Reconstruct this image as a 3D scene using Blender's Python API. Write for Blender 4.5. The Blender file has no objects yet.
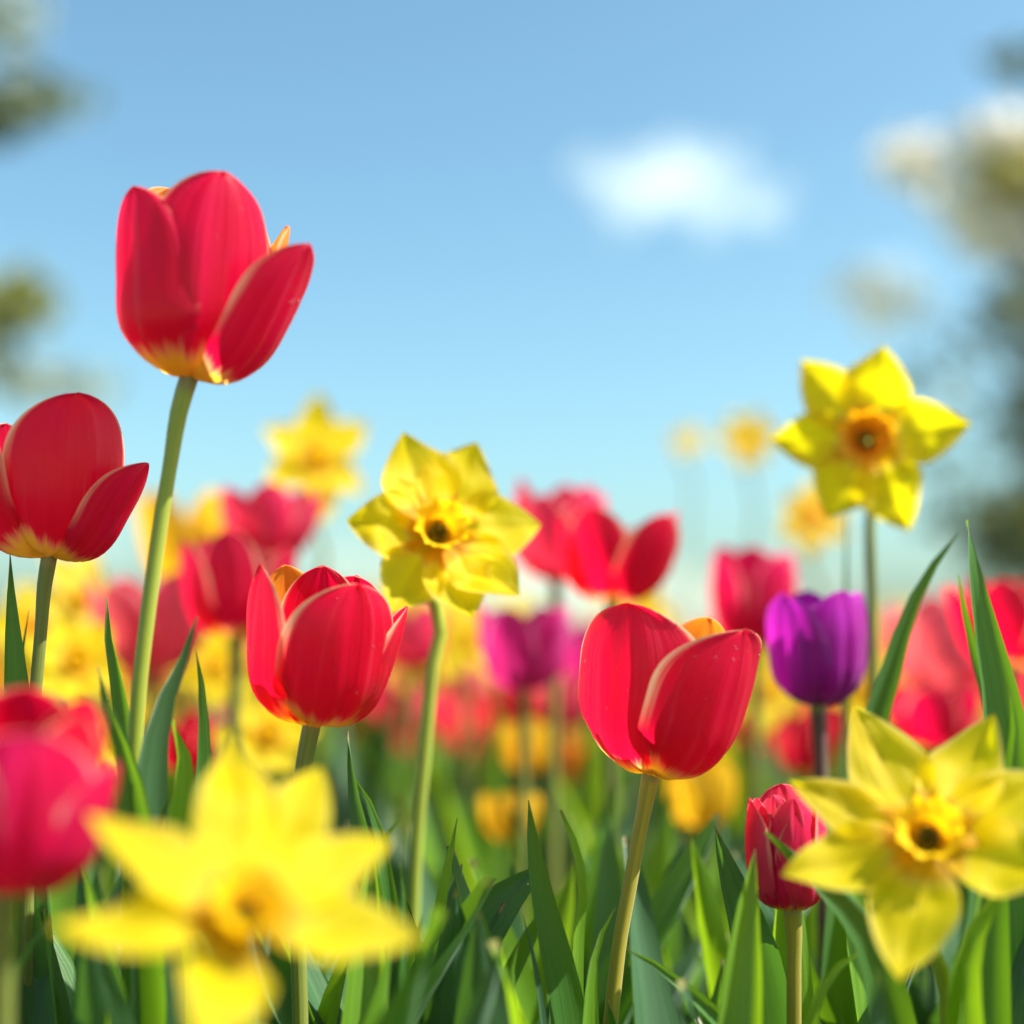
import bpy, math, random
from mathutils import Vector, Matrix, noise
R = math.radians
rnd = random.Random(11)
sc = bpy.context.scene
COL = sc.collection

# ------------------------------------------------------------------ camera, sky, sun, exposure
F = 1422.0                       # focal length in pixels (50 mm on a 36 mm sensor)
CAM = Vector((0, 0, 0.33))
PITCH = R(5.1)
cd = bpy.data.cameras.new('camera')
cam = bpy.data.objects.new('camera', cd); COL.objects.link(cam)
cam.location = CAM; cam.rotation_euler = (R(90) + PITCH, 0, 0)
cd.sensor_width = 36; cd.lens = 36 * F / 1024
cd.clip_start = 0.01; cd.clip_end = 5000
cd.dof.use_dof = True; cd.dof.focus_distance = 0.50
cd.dof.aperture_fstop = cd.lens / 1000 / 0.0185
sc.camera = cam

SUN_EL, SUN_AZ = R(54), R(100)    # azimuth clockwise from the view direction: from the right
w = bpy.data.worlds.new('World'); sc.world = w; w.use_nodes = True
nt = w.node_tree
sky = nt.nodes.new('ShaderNodeTexSky'); sky.sky_type = 'NISHITA'; sky.sun_disc = False
sky.sun_elevation = SUN_EL; sky.sun_rotation = SUN_AZ
sky.air_density = 1.0; sky.dust_density = 2.0; sky.ozone_density = 1.2
tint = nt.nodes.new('ShaderNodeMix'); tint.data_type = 'RGBA'; tint.blend_type = 'MULTIPLY'; tint.inputs[0].default_value = 1
tint.inputs[7].default_value = (.78, 1.065, 1.02, 1)             # clear cyan spring air
nt.links.new(sky.outputs[0], tint.inputs[6]); nt.links.new(tint.outputs[2], nt.nodes['Background'].inputs[0])
nt.nodes['Background'].inputs[1].default_value = 0.079
sd = bpy.data.lights.new('sun', 'SUN'); sd.energy = 5.0; sd.angle = R(0.5); sd.color = (1, .95, .86)
so = bpy.data.objects.new('sun', sd); COL.objects.link(so)
sdir = Vector((math.sin(SUN_AZ) * math.cos(SUN_EL), math.cos(SUN_AZ) * math.cos(SUN_EL), math.sin(SUN_EL)))
so.rotation_euler = sdir.to_track_quat('Z', 'Y').to_euler()
sc.view_settings.view_transform = 'Standard'; sc.view_settings.look = 'None'
sc.view_settings.exposure = 1.42; sc.view_settings.gamma = 1
sc.cycles.max_bounces = 10; sc.cycles.transmission_bounces = 8; sc.cycles.transparent_max_bounces = 8
sc.cycles.use_denoising = True; sc.cycles.volume_bounces = 6

FWD = Vector((0, math.cos(PITCH), math.sin(PITCH))); UP = Vector((0, -math.sin(PITCH), math.cos(PITCH)))
def P(x, y, d):                  # the point d metres in front of the lens seen at pixel x, y
    return CAM + d * (FWD + Vector((1, 0, 0)) * ((x - 512) / F) + UP * ((512 - y) / F))

# ------------------------------------------------------------------ materials
def nd(t, typ, **kw):
    n = t.nodes.new(typ)
    for k, v in kw.items(): setattr(n, k, v)
    return n
def mth(t, op, a, b=None, clamp=False):
    n = nd(t, 'ShaderNodeMath', operation=op, use_clamp=clamp)
    for i, s in enumerate((a, b)):
        if s is None: continue
        if isinstance(s, (int, float)): n.inputs[i].default_value = s
        else: t.links.new(s, n.inputs[i])
    return n.outputs[0]
def mix(t, f, a, b, mode='MIX'):
    n = nd(t, 'ShaderNodeMix', data_type='RGBA', blend_type=mode)
    for s, i in ((f, 0), (a, 6), (b, 7)):
        if isinstance(s, (int, float)): n.inputs[i].default_value = s
        elif isinstance(s, tuple): n.inputs[i].default_value = (*s, 1)
        else: t.links.new(s, n.inputs[i])
    return n.outputs[2]
def ramp(t, f, lo, hi):          # smooth step lo..hi
    n = nd(t, 'ShaderNodeMapRange', interpolation_type='SMOOTHSTEP')
    t.links.new(f, n.inputs[0]); n.inputs[1].default_value = lo; n.inputs[2].default_value = hi
    return n.outputs[0]
def uvnoise(t, sx, sy, detail=2.0, scale=1.0):
    tc = nd(t, 'ShaderNodeUVMap'); mp = nd(t, 'ShaderNodeMapping'); oi = nd(t, 'ShaderNodeObjectInfo')
    mp.inputs['Scale'].default_value = (sx, sy, 1)
    t.links.new(tc.outputs[0], mp.inputs[0])
    n = nd(t, 'ShaderNodeTexNoise', noise_dimensions='4D'); n.inputs['Scale'].default_value = scale
    n.inputs['Detail'].default_value = detail
    t.links.new(mp.outputs[0], n.inputs['Vector'])
    t.links.new(mth(t, 'MULTIPLY', oi.outputs['Random'], 37.0), n.inputs['W'])
    return n.outputs[0]
def newmat(name):
    m = bpy.data.materials.new(name); m.use_nodes = True
    t = m.node_tree; b = t.nodes['Principled BSDF']; o = t.nodes['Material Output']
    return m, t, b, o
def add_translucent(t, b, o, col, fac):
    tr = nd(t, 'ShaderNodeBsdfTranslucent'); ms = nd(t, 'ShaderNodeMixShader')
    if isinstance(col, tuple): tr.inputs[0].default_value = (*col, 1)
    else: t.links.new(col, tr.inputs[0])
    if isinstance(fac, (int, float)): ms.inputs[0].default_value = fac
    else: t.links.new(fac, ms.inputs[0])
    t.links.new(b.outputs[0], ms.inputs[1]); t.links.new(tr.outputs[0], ms.inputs[2]); t.links.new(ms.outputs[0], o.inputs[0])

def petal_mat(name, col, col2, trans, base, rim, base_h=.19, rim_w=.065, rough=.32, tf=.52, sheen=.02, vein=.45, bumpk=.45, spec=.34, sheen_streak=.13):
    m, t, b, o = newmat(name)
    uv = nd(t, 'ShaderNodeUVMap'); s = nd(t, 'ShaderNodeSeparateXYZ'); t.links.new(uv.outputs[0], s.inputs[0])
    u, v = s.outputs[0], s.outputs[1]
    e = mth(t, 'ABSOLUTE', mth(t, 'SUBTRACT', mth(t, 'MULTIPLY', u, 2.0), 1.0))       # 0 midrib .. 1 edge
    fine = uvnoise(t, 70, 2.2, 3.0); mid = uvnoise(t, 16, 1.3, 2.0); big = uvnoise(t, 3, 2, 2.0)
    c = mix(t, ramp(t, big, .35, .68), col, col2)
    c = mix(t, mth(t, 'MULTIPLY', ramp(t, fine, .42, .72), vein), c, mix(t, .5, c, col2))
    strk = uvnoise(t, 24, .7, 2.0)
    c = mix(t, mth(t, 'MULTIPLY', ramp(t, strk, .52, .74), sheen_streak), c, tuple(min(1, x * .6 + .38 * y) for x, y in zip(col2, (1, .42, .55))))  # pale streaks paint a silky sheen into the petal colour
    c = mix(t, mth(t, 'MULTIPLY', mth(t, 'SUBTRACT', 1.0, ramp(t, strk, .26, .44)), .5), c, tuple(x * .6 for x in col))
    tc = mix(t, ramp(t, big, .35, .7), trans, tuple(x * .8 for x in trans))
    # a yellow heart whose upper border runs out in streaks
    hb = mth(t, 'ADD', v, mth(t, 'MULTIPLY', mth(t, 'SUBTRACT', mth(t, 'ADD', mth(t, 'MULTIPLY', mid, .7), mth(t, 'MULTIPLY', fine, .5)), .6), .26))
    hm = mth(t, 'SUBTRACT', 1.0, ramp(t, hb, base_h - .045, base_h + .075))
    # thin pale rim, petal colour plus painted edge light, broken along the veins
    tipd = mth(t, 'MULTIPLY', mth(t, 'SUBTRACT', mth(t, 'ADD', mth(t, 'MULTIPLY', fine, .7), mth(t, 'MULTIPLY', big, .5)), .6), mth(t, 'ADD', .12, mth(t, 'MULTIPLY', v, .42)))
    rm = mth(t, 'MULTIPLY', ramp(t, mth(t, 'ADD', e, tipd), .985 - rim_w * 2, 1.03), mth(t, 'MULTIPLY', ramp(t, v, .36, .7), .9))
    k = mth(t, 'MAXIMUM', hm, rm)
    yc = mix(t, hm, rim, base)
    c = mix(t, k, c, yc); tc = mix(t, k, tc, yc)
    t.links.new(c, b.inputs['Base Color'])
    rn = nd(t, 'ShaderNodeMapRange'); t.links.new(mid, rn.inputs[0]); rn.inputs[3].default_value = rough - .08; rn.inputs[4].default_value = rough + .14
    t.links.new(rn.outputs[0], b.inputs['Roughness'])
    b.inputs['Specular IOR Level'].default_value = spec
    b.inputs['Sheen Weight'].default_value = sheen; b.inputs['Sheen Roughness'].default_value = .45
    b.inputs['Sheen Tint'].default_value = (1, .75, .85, 1)
    bp = nd(t, 'ShaderNodeBump'); bp.inputs['Strength'].default_value = bumpk; bp.inputs['Distance'].default_value = .0010
    t.links.new(mth(t, 'ADD', mth(t, 'ADD', fine, strk), mth(t, 'MULTIPLY', mid, 1.0)), bp.inputs['Height']); t.links.new(bp.outputs[0], b.inputs['Normal'])
    add_translucent(t, b, o, tc, tf)
    return m
YB, YR = (.92, .68, .06), (.95, .72, .42)
M = {}
M['red'] = petal_mat('red petal', (.46, .0, .026), (.64, .001, .045), (1, .004, .055), YB, YR)
M['crimson'] = petal_mat('crimson petal', (.42, .0, .036), (.60, .001, .065), (1, .004, .075), YB, (.96, .74, .46))
M['hotpink'] = petal_mat('hot pink petal', (.46, .0, .07), (.64, .003, .12), (1, .005, .12), YB, (.95, .5, .5), base_h=.12)
M['pink'] = petal_mat('pink petal', (.66, .012, .10), (.78, .05, .16), (.95, .05, .10), YB, (.9, .45, .38), base_h=.09)
M['rose'] = petal_mat('rose petal', (.70, .03, .12), (.82, .14, .2), (.95, .12, .14), (.85, .6, .2), (.95, .6, .45), base_h=.1)
M['magenta'] = petal_mat('magenta petal', (.50, .006, .20), (.62, .05, .30), (.8, .03, .25), (.7, .5, .3), (.8, .4, .6), base_h=.06)
M['purple'] = petal_mat('purple petal', (.33, .003, .26), (.46, .014, .40), (.75, .02, .60), (.35, .12, .3), (.42, .14, .50), base_h=.05, rim_w=.05, sheen=.15)
M['orange'] = petal_mat('orange petal', (.80, .16, .01), (.85, .30, .02), (.95, .3, .02), YB, YR)
M['golden'] = petal_mat('golden petal', (.85, .48, .01), (.86, .58, .02), (.95, .55, .02), (.8, .45, .02), (.9, .65, .1))
M['yellow'] = petal_mat('yellow daffodil petal', (.94, .69, .003), (.95, .74, .014), (1, .84, .006), (.78, .44, .004), (.92, .76, .2), base_h=.2, rim_w=.10, rough=.45, tf=.7, sheen=.02, vein=.5, bumpk=.45, sheen_streak=.0, spec=.25)
M['lemon'] = petal_mat('lemon daffodil petal', (.93, .68, .035), (.94, .74, .09), (1, .78, .04), (.82, .50, .01), (.93, .84, .3), base_h=.16, rim_w=.12, rough=.45, tf=.7, sheen=.02, vein=.5, bumpk=.45, sheen_streak=.0, spec=.25)

def corona_mat(name, inner, outer):
    m, t, b, o = newmat(name)
    uv = nd(t, 'ShaderNodeUVMap'); s = nd(t, 'ShaderNodeSeparateXYZ'); t.links.new(uv.outputs[0], s.inputs[0])
    n = uvnoise(t, 60, 2, 3.0)
    v = mth(t, 'ADD', s.outputs[1], mth(t, 'MULTIPLY', mth(t, 'SUBTRACT', n, .5), .25))
    c = mix(t, ramp(t, v, .45, .95), inner, outer)
    c = mix(t, ramp(t, v, .06, .30), (.07, .075, .008), c)        # olive green throat
    t.links.new(c, b.inputs['Base Color']); b.inputs['Roughness'].default_value = .45
    bp = nd(t, 'ShaderNodeBump'); bp.inputs['Strength'].default_value = .4; bp.inputs['Distance'].default_value = .0006
    t.links.new(n, bp.inputs['Height']); t.links.new(bp.outputs[0], b.inputs['Normal'])
    add_translucent(t, b, o, c, .5)
    return m
M['corona'] = corona_mat('yellow corona', (.86, .48, .004), (.90, .64, .008))
M['corona_orange'] = corona_mat('orange corona', (.84, .26, .004), (.92, .46, .006))

def green_mat(name, c1, c2, trans, rough=.42, tf=.3, bloom=.3):
    m, t, b, o = newmat(name)
    fine = uvnoise(t, 34, .5, 2.0); mid = uvnoise(t, 5, 1.4, 3.0)
    oi = nd(t, 'ShaderNodeObjectInfo')
    c = mix(t, ramp(t, mid, .3, .7), c1, c2)
    c = mix(t, mth(t, 'MULTIPLY', ramp(t, fine, .45, .65), .35), c, tuple(min(1, x * 1.7) for x in c2))
    c = mix(t, mth(t, 'MULTIPLY', oi.outputs['Random'], .5), c, tuple(x * .6 for x in c1))
    uv = nd(t, 'ShaderNodeUVMap'); s = nd(t, 'ShaderNodeSeparateXYZ'); t.links.new(uv.outputs[0], s.inputs[0])
    c = mix(t, ramp(t, mth(t, 'ADD', s.outputs[1], mth(t, 'MULTIPLY', fine, .02)), .992, 1.0), c, (.20, .18, .06))   # dry tip
    t.links.new(c, b.inputs['Base Color'])
    rn = nd(t, 'ShaderNodeMapRange'); t.links.new(mid, rn.inputs[0]); rn.inputs[3].default_value = rough - .1; rn.inputs[4].default_value = rough + .16
    t.links.new(rn.outputs[0], b.inputs['Roughness'])
    b.inputs['Sheen Weight'].default_value = bloom; b.inputs['Sheen Tint'].default_value = (.7, .9, .85, 1); b.inputs['Sheen Roughness'].default_value = .5
    bp = nd(t, 'ShaderNodeBump'); bp.inputs['Strength'].default_value = .35; bp.inputs['Distance'].default_value = .0007
    t.links.new(fine, bp.inputs['Height']); t.links.new(bp.outputs[0], b.inputs['Normal'])
    if tf: add_translucent(t, b, o, trans, tf)
    return m
M['leaf'] = green_mat('tulip leaf', (.024, .085, .012), (.045, .135, .017), (.26, .52, .012), bloom=.08)
M['leaf_blue'] = green_mat('waxy tulip leaf', (.022, .072, .024), (.042, .115, .04), (.15, .36, .02), tf=.22, bloom=.2)
M['leaf_lime'] = green_mat('young leaf', (.085, .20, .012), (.14, .28, .018), (.38, .60, .012), tf=.4, bloom=.04)
M['stem'] = green_mat('green stem', (.20, .25, .018), (.27, .31, .03), (0, 0, 0), tf=0, bloom=.2)
M['stem_dark'] = green_mat('olive stem', (.11, .135, .015), (.16, .18, .025), (0, 0, 0), tf=0, bloom=.2)
M['stem_brown'] = green_mat('bronze stem', (.25, .20, .012), (.32, .25, .02), (0, 0, 0), tf=0, bloom=.2)
M['stem_purple'] = green_mat('purple stem', (.09, .025, .035), (.14, .05, .05), (0, 0, 0), tf=0, bloom=.2)
def plain(name, c, rough=.6, c2=None, scale=20):
    m, t, b, o = newmat(name)
    tc = nd(t, 'ShaderNodeTexCoord'); n = nd(t, 'ShaderNodeTexNoise'); n.inputs['Scale'].default_value = scale; n.inputs['Detail'].default_value = 6
    t.links.new(tc.outputs['Object'], n.inputs['Vector'])
    t.links.new(mix(t, ramp(t, n.outputs[0], .35, .65), c, c2 or tuple(x * .6 for x in c)), b.inputs['Base Color'])
    b.inputs['Roughness'].default_value = rough
    return m, t, b, o
M['anther'] = plain('anther', (.25, .2, .03))[0]
M['bark'] = plain('grey bark', (.28, .26, .24), .9, (.16, .15, .14), 9)[0]
def foliage(name, c, c2, tr):
    m, t, b, o = plain(name, c, .55, c2, 2.2); add_translucent(t, b, o, tr, .3); return m
M['fol_dark'] = foliage('dark foliage', (0.165, 0.208, 0.136), (0.122, 0.158, 0.107), (.09, .13, .02))  # these four foliage colours are lightened to paint distance haze into them
M['fol_olive'] = foliage('olive foliage', (0.310, 0.325, 0.092), (0.223, 0.237, 0.092), (.25, .26, .04))
M['fol_gold'] = foliage('golden green foliage', (0.600, 0.556, 0.165), (0.513, 0.455, 0.150), (.4, .34, .08))
M['fol_grey'] = foliage('grey green foliage', (0.339, 0.383, 0.310), (0.237, 0.281, 0.223), (.2, .24, .16))
M['blossom'] = foliage('pale blossom', (.80, .78, .74), (.75, .71, .64), (.9, .88, .84))
M['ground'] = plain('soil', (.05, .035, .022), .95, (.022, .016, .011), 30)[0]
M['lawn'], tl, bl, _o = plain('lawn', (.24, .32, .10), .9, (.17, .26, .08), .6)
tcl_ = nd(tl, 'ShaderNodeTexCoord'); wn = nd(tl, 'ShaderNodeTexVoronoi'); wn.inputs['Scale'].default_value = 5.0; tl.links.new(tcl_.outputs['Object'], wn.inputs['Vector'])
hs = nd(tl, 'ShaderNodeSeparateColor'); tl.links.new(wn.outputs['Color'], hs.inputs[0])
fc = mix(tl, ramp(tl, hs.outputs[0], .45, .5), (.85, .62, .08), (.85, .45, .42)); fc = mix(tl, ramp(tl, hs.outputs[2], .62, .66), fc, (.8, .76, .62))
old = bl.inputs['Base Color'].links[0].from_socket
tl.links.new(mix(tl, mth(tl, 'MULTIPLY', ramp(tl, hs.outputs[1], .35, .4), mth(tl, 'SUBTRACT', 1.0, ramp(tl, wn.outputs['Distance'], .4, .6))), old, fc), bl.inputs['Base Color'])   # pale flower spots added to paint a brighter, hazier horizon into the lawn
mc, tcl, bc, oc = newmat('cloud'); 
tcl.nodes.remove(bc); vc = nd(tcl, 'ShaderNodeVolumePrincipled'); vc.inputs['Color'].default_value = (.995, .995, .995, 1); vc.inputs['Density'].default_value = .017
tcl.links.new(vc.outputs[0], oc.inputs['Volume']); M['cloud'] = mc
m2 = mc.copy(); m2.name = 'horizon haze'; M['horizon_haze'] = m2  # thinner volume, only for the haze added at the horizon
for n_ in m2.node_tree.nodes:
    if n_.type == 'PRINCIPLED_VOLUME': n_.inputs['Density'].default_value = .0055
md, tdw, bd, od = newmat('dew'); bd.inputs['Transmission Weight'].default_value = 1; bd.inputs['IOR'].default_value = 1.33; bd.inputs['Roughness'].default_value = .02; M['dew'] = md

# ------------------------------------------------------------------ mesh helpers
class MB:
    def __init__(s): s.v = []; s.f = []; s.uv = []; s.mi = []; s.mats = []
    def grid(s, rows, mat=None, closed=False):     # rows of (Vector, u, v)
        if mat is not None and mat not in s.mats: s.mats.append(mat)
        mi = s.mats.index(mat) if mat is not None else 0
        o = len(s.v); n = len(rows[0])
        for r in rows:
            for p, u, v in r: s.v.append(p); s.uv.append((u, v))
        for i in range(len(rows) - 1):
            for j in range(n - 1):
                a = o + i * n + j
                s.f.append((a, a + 1, a + n + 1, a + n)); s.mi.append(mi)
        return s
    def xf(s, mat4, a=0):
        for i in range(a, len(s.v)): s.v[i] = mat4 @ s.v[i]
    def mesh(s, name):
        me = bpy.data.meshes.new(name); me.from_pydata([tuple(p) for p in s.v], [], s.f)
        ul = me.uv_layers.new(name='UVMap')
        idx = [0] * len(me.loops); me.loops.foreach_get('vertex_index', idx)
        ul.data.foreach_set('uv', [c for i in idx for c in s.uv[i]])
        for mt in s.mats: me.materials.append(M[mt])
        me.polygons.foreach_set('material_index', s.mi)
        me.polygons.foreach_set('use_smooth', [True] * len(me.polygons))
        me.update(); return me
    def build(s, name, parent=None, m=None):
        o = bpy.data.objects.new(name, s.mesh(name)); COL.objects.link(o)
        if parent: o.parent = parent
        if m is not None: o.matrix_local = m
        return o
def tag(o, label, cat, group=None, kind=None):
    if label: o['label'] = label
    if cat: o['category'] = cat
    if group: o['group'] = group
    if kind: o['kind'] = kind
    return o
def thing(name, loc, label, cat, group=None):
    o = bpy.data.objects.new(name, None); COL.objects.link(o); o.location = loc; o.empty_display_size = .02
    return tag(o, label, cat, group)
def copy_thing(o, loc, rz=0, sc_=1):
    r = o.copy(); COL.objects.link(r); r.location = loc; r.rotation_euler = (0, 0, rz); r.scale = (sc_,) * 3
    for ch in list(o.children):
        c = ch.copy(); COL.objects.link(c); c.parent = r
    return r
def smooth(x): x = max(0, min(1, x)); return x * x * (3 - 2 * x)
def catmull(pts, n):
    pts = [Vector(p) for p in pts]
    m_ = len(pts); ln = [max(1e-6, (pts[i + 1] - pts[i]).length) for i in range(m_ - 1)]; sl = [(pts[i + 1] - pts[i]) / ln[i] for i in range(m_ - 1)]
    tg = [sl[0]] + [(sl[i - 1] * ln[i] + sl[i] * ln[i - 1]) / (ln[i - 1] + ln[i]) for i in range(1, m_ - 1)] + [sl[-1]]
    dense = []
    for i in range(m_ - 1):
        for k in range(16):
            t = k / 16; t2 = t * t; t3 = t2 * t
            dense.append(pts[i] * (2 * t3 - 3 * t2 + 1) + tg[i] * ln[i] * (t3 - 2 * t2 + t) + pts[i + 1] * (3 * t2 - 2 * t3) + tg[i + 1] * ln[i] * (t3 - t2))
    dense.append(pts[-1])
    L = [0]
    for i in range(1, len(dense)): L.append(L[-1] + (dense[i] - dense[i - 1]).length)
    out = []; j = 0
    for k in range(n):
        s = L[-1] * k / (n - 1)
        while j < len(L) - 2 and L[j + 1] < s: j += 1
        f = (s - L[j]) / max(1e-9, L[j + 1] - L[j]); out.append(dense[j].lerp(dense[j + 1], min(1, max(0, f))))
    return out
def tube(mb, pts, r0, r1, mat, n=20, ns=10, flare=0):
    c = catmull(pts, n); rows = []
    ref = Vector((1, 0.01, 0.02))
    for i, p in enumerate(c):
        T = (c[min(i + 1, n - 1)] - c[max(i - 1, 0)]).normalized()
        A = (ref - T * ref.dot(T)).normalized(); B = T.cross(A); t = i / (n - 1)
        r = r0 + (r1 - r0) * t + flare * smooth((t - .92) / .08)
        r *= 1 + .06 * noise.noise(Vector((p.x * 60, p.y * 60, p.z * 40)))
        rows.append([(p + (A * math.cos(k / ns * 2 * math.pi) + B * math.sin(k / ns * 2 * math.pi)) * r, k / ns, t) for k in range(ns + 1)])
    return mb.grid(rows, mat)
def leaf_into(mb, pts, W, mat, side=None, roll=0., twist=0., fold=.35, tm=.45, n=26, nu=8, seed=0, point=1.5, base=.55, eye=CAM):
    c = catmull(pts, n); rows = []
    for i, p in enumerate(c):
        t = i / (n - 1)
        T = (c[min(i + 1, n - 1)] - c[max(i - 1, 0)]).normalized()
        s0 = side if side is not None else T.cross((p - eye).normalized())
        s0 = (s0 - T * s0.dot(T)).normalized(); N = T.cross(s0)
        a = roll + twist * t
        S = s0 * math.cos(a) + N * math.sin(a); Nn = T.cross(S)
        wv = (base + (1 - base) * smooth(t / tm)) if t < tm else max(0, 1 - ((t - tm) / (1 - tm)) ** point) ** .85
        hw = W / 2 * wv
        row = []
        for k in range(nu + 1):
            u = -1 + 2 * k / nu
            wave = .11 * W * noise.noise(Vector((t * 5 + seed * 7.3, u * .9, seed))) * (.3 + abs(u))
            ang = fold * (abs(u) ** 1.1)
            row.append((p + S * (u * hw * math.cos(ang * .8)) + Nn * (abs(u) * hw * math.sin(ang) + wave), k / nu, t))
        rows.append(row)
    return mb.grid(rows, mat)

# ------------------------------------------------------------------ flowers
def petal_into(mb, H, W, mat, phi=0, opn=0, belly=.52, th1=88, th2=104, r0=.0022, seed=0, kc=1.0, nu=20, nv=26, tip=3.0, pk=.54, edge=.0, rin=1.0, skew=0):
    """one tulip petal of a cup with its axis on +Z; phi 0 faces -Y, 90 faces +X"""
    N = 60; r, z = [r0], [0.0]; th = []
    for i in range(N):
        v = (i + .5) / N
        a = 4 + (th1 - 4) * smooth(v / belly) ** .8 + (th2 - th1) * smooth((v - belly) / (1 - belly)); th.append(R(a))
        r.append(r[-1] + math.cos(R(a)) / N); z.append(z[-1] + math.sin(R(a)) / N)
    k = H / z[-1]
    r = [r0 + (x - r0) * k * rin for x in r]; z = [x * k for x in z]; th.append(th[-1])
    po = R(opn); ph = R(phi)
    rows = []
    for i in range(nv + 1):
        v = 1 - (1 - i / nv) ** 1.55; x = v * N; i0 = min(int(x), N - 1); f = x - i0
        rr = r[i0] + (r[i0 + 1] - r[i0]) * f; zz = z[i0] + (z[i0 + 1] - z[i0]) * f; a = th[min(i0, N)]
        if v < pk: wv = .30 + .70 * math.sin(math.pi / 2 * smooth(v / pk) ** .75)
        else: wv = max(0, 1 - ((v - pk) / (1 - pk)) ** tip) ** .62
        hw = W / 2 * wv
        rc = max(rr * kc, W * .36)
        row = []
        for j in range(nu + 1):
            u = -1 + 2 * j / nu
            al = max(-1.45, min(1.45, u * hw / rc))
            lat = rc * math.sin(al); off = rc * (1 - math.cos(al))
            off -= edge * H * smooth((abs(u) - .6) / .4) * wv            # rim turned slightly outwards
            off += (.0011 * math.exp(-(u / .07) ** 2) + .0005 * math.exp(-((abs(u) - .42) / .07) ** 2)) * smooth(v / .3) * (1 - smooth((v - .6) / .38)) - .0007 * math.exp(-((abs(u) - .22) / .12) ** 2)  # midrib groove
            off += .024 * H * noise.noise(Vector((u * 1.8 + seed * 3.1, v * 2.3, seed * 1.7))) * (.25 + v) + .010 * H * noise.noise(Vector((u * 3 + seed, v * 7, seed * 2.1))) * abs(u) ** 3 + .004 * H * noise.noise(Vector((u * 9 + seed, v * 2, seed * .7)))
            zt = zz + .012 * H * noise.noise(Vector((u * 3.2, seed * 5.1, 2))) * v * v
            # tilt outwards about the petal's base
            R_, Z_ = rr - off * math.sin(a), zt + off * math.cos(a)
            lat += skew * v * v * H
            R2 = r0 + (R_ - r0) * math.cos(po) + Z_ * math.sin(po); Z2 = Z_ * math.cos(po) - (R_ - r0) * math.sin(po)
            p = Vector((math.sin(ph) * R2 + math.cos(ph) * lat, -math.cos(ph) * R2 + math.sin(ph) * lat, Z2))
            row.append((p, j / nu, v))
        rows.append(row)
    return mb.grid(rows, mat)
def std_petals(rg, H, W, opn=4, y0=None):
    y0 = rg.uniform(0, 360) if y0 is None else y0; out = []
    for k in range(6):
        inner = k % 2
        out.append(dict(phi=y0 + 60 * k + rg.uniform(-7, 7), H=H * (rg.uniform(.9, 1.03) if not inner else rg.uniform(.95, 1.05)), W=W * rg.uniform(.92, 1.06),
                        opn=opn + rg.uniform(-4, 7) + (0 if inner else 3), rin=.86 if inner else 1, th2=rg.uniform(98, 110)))
    return out
def axis_matrix(base, lean_right, lean_cam):
    z = Vector((math.sin(R(lean_right)), -math.sin(R(lean_cam)), math.cos(R(lean_right)))).normalized()
    x = (Vector((1, 0, 0)) - z * z.x).normalized(); y = z.cross(x)
    m = Matrix((x, y, z)).transposed().to_4x4(); m.translation = base
    return m
def ground_pt(p, dx=0, dy=0): return Vector((p.x + dx, p.y + dy, -.004))
def px_leaf(root, d, pts, W, mat='leaf', base=None, seed=None, **kw):
    """pts run from the tip downwards as (x, y[, depth])"""
    q = [P(a[0], a[1], a[2] if len(a) > 2 else d) for a in pts][::-1]
    b = ground_pt(q[0]) if base is None else base
    if q[0].z > .03: q = [b] + q
    mb = MB(); leaf_into(mb, [p - root.location for p in q], W, mat, seed=rnd.random() * 50 if seed is None else seed, eye=CAM - root.location, **kw)
    return mb.build('leaf', root)
def tulip(label, base, d, H, W, mat='red', petals=None, lean=0, leancam=0, stem=None, stem_mat='stem', r=.0034, leaves=(), name='tulip', cat='tulip', group='tulips in the flower bed', opn=4, seed=1, res=1, **pk):
    rg = random.Random(seed)
    B = P(base[0], base[1], d); m = axis_matrix(B, lean, leancam)
    sp = [P(a[0], a[1], a[2] if len(a) > 2 else d) for a in (stem or [])]
    last = sp[-1] if sp else B
    dr = (sp[-1] - sp[-2]) if len(sp) > 1 else Vector((0, 0, -1)); ex = min(.05, max(-.05, dr.x / max(.01, -dr.z) * last.z * .5))
    g = ground_pt(last, ex, rg.uniform(-.005, .01))
    root = thing(name, g, label, cat, group)
    ml = m.copy(); ml.translation = B - g
    for i, q in enumerate(petals or std_petals(rg, H, W, opn)):
        mb = MB(); a = dict(pk); a.update(q); hh = a.pop('H', H); ww = a.pop('W', W); mm = a.pop('mat', mat)
        petal_into(mb, hh, ww, mm, seed=seed * 11 + i, nu=20 if res else 12, nv=26 if res else 14, **a)
        mb.build('petal', root, ml)
    zax = m.to_3x3() @ Vector((0, 0, 1))
    zst = (zax + (B - sp[0]).normalized() * 2).normalized() if sp else zax
    low = B - zst * .010
    sp = [p for p in sp if p.z < low.z - .006]
    pts = [g] + sp[::-1] + [low, B + zax * .0012]
    mb = MB(); tube(mb, [p - g for p in pts], r * 1.15, r * .92, stem_mat, n=64 if res else 20, ns=12 if res else 7, flare=r * .25); mb.build('stem', root)
    for lf in leaves: px_leaf(root, **lf)
    return root
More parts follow.
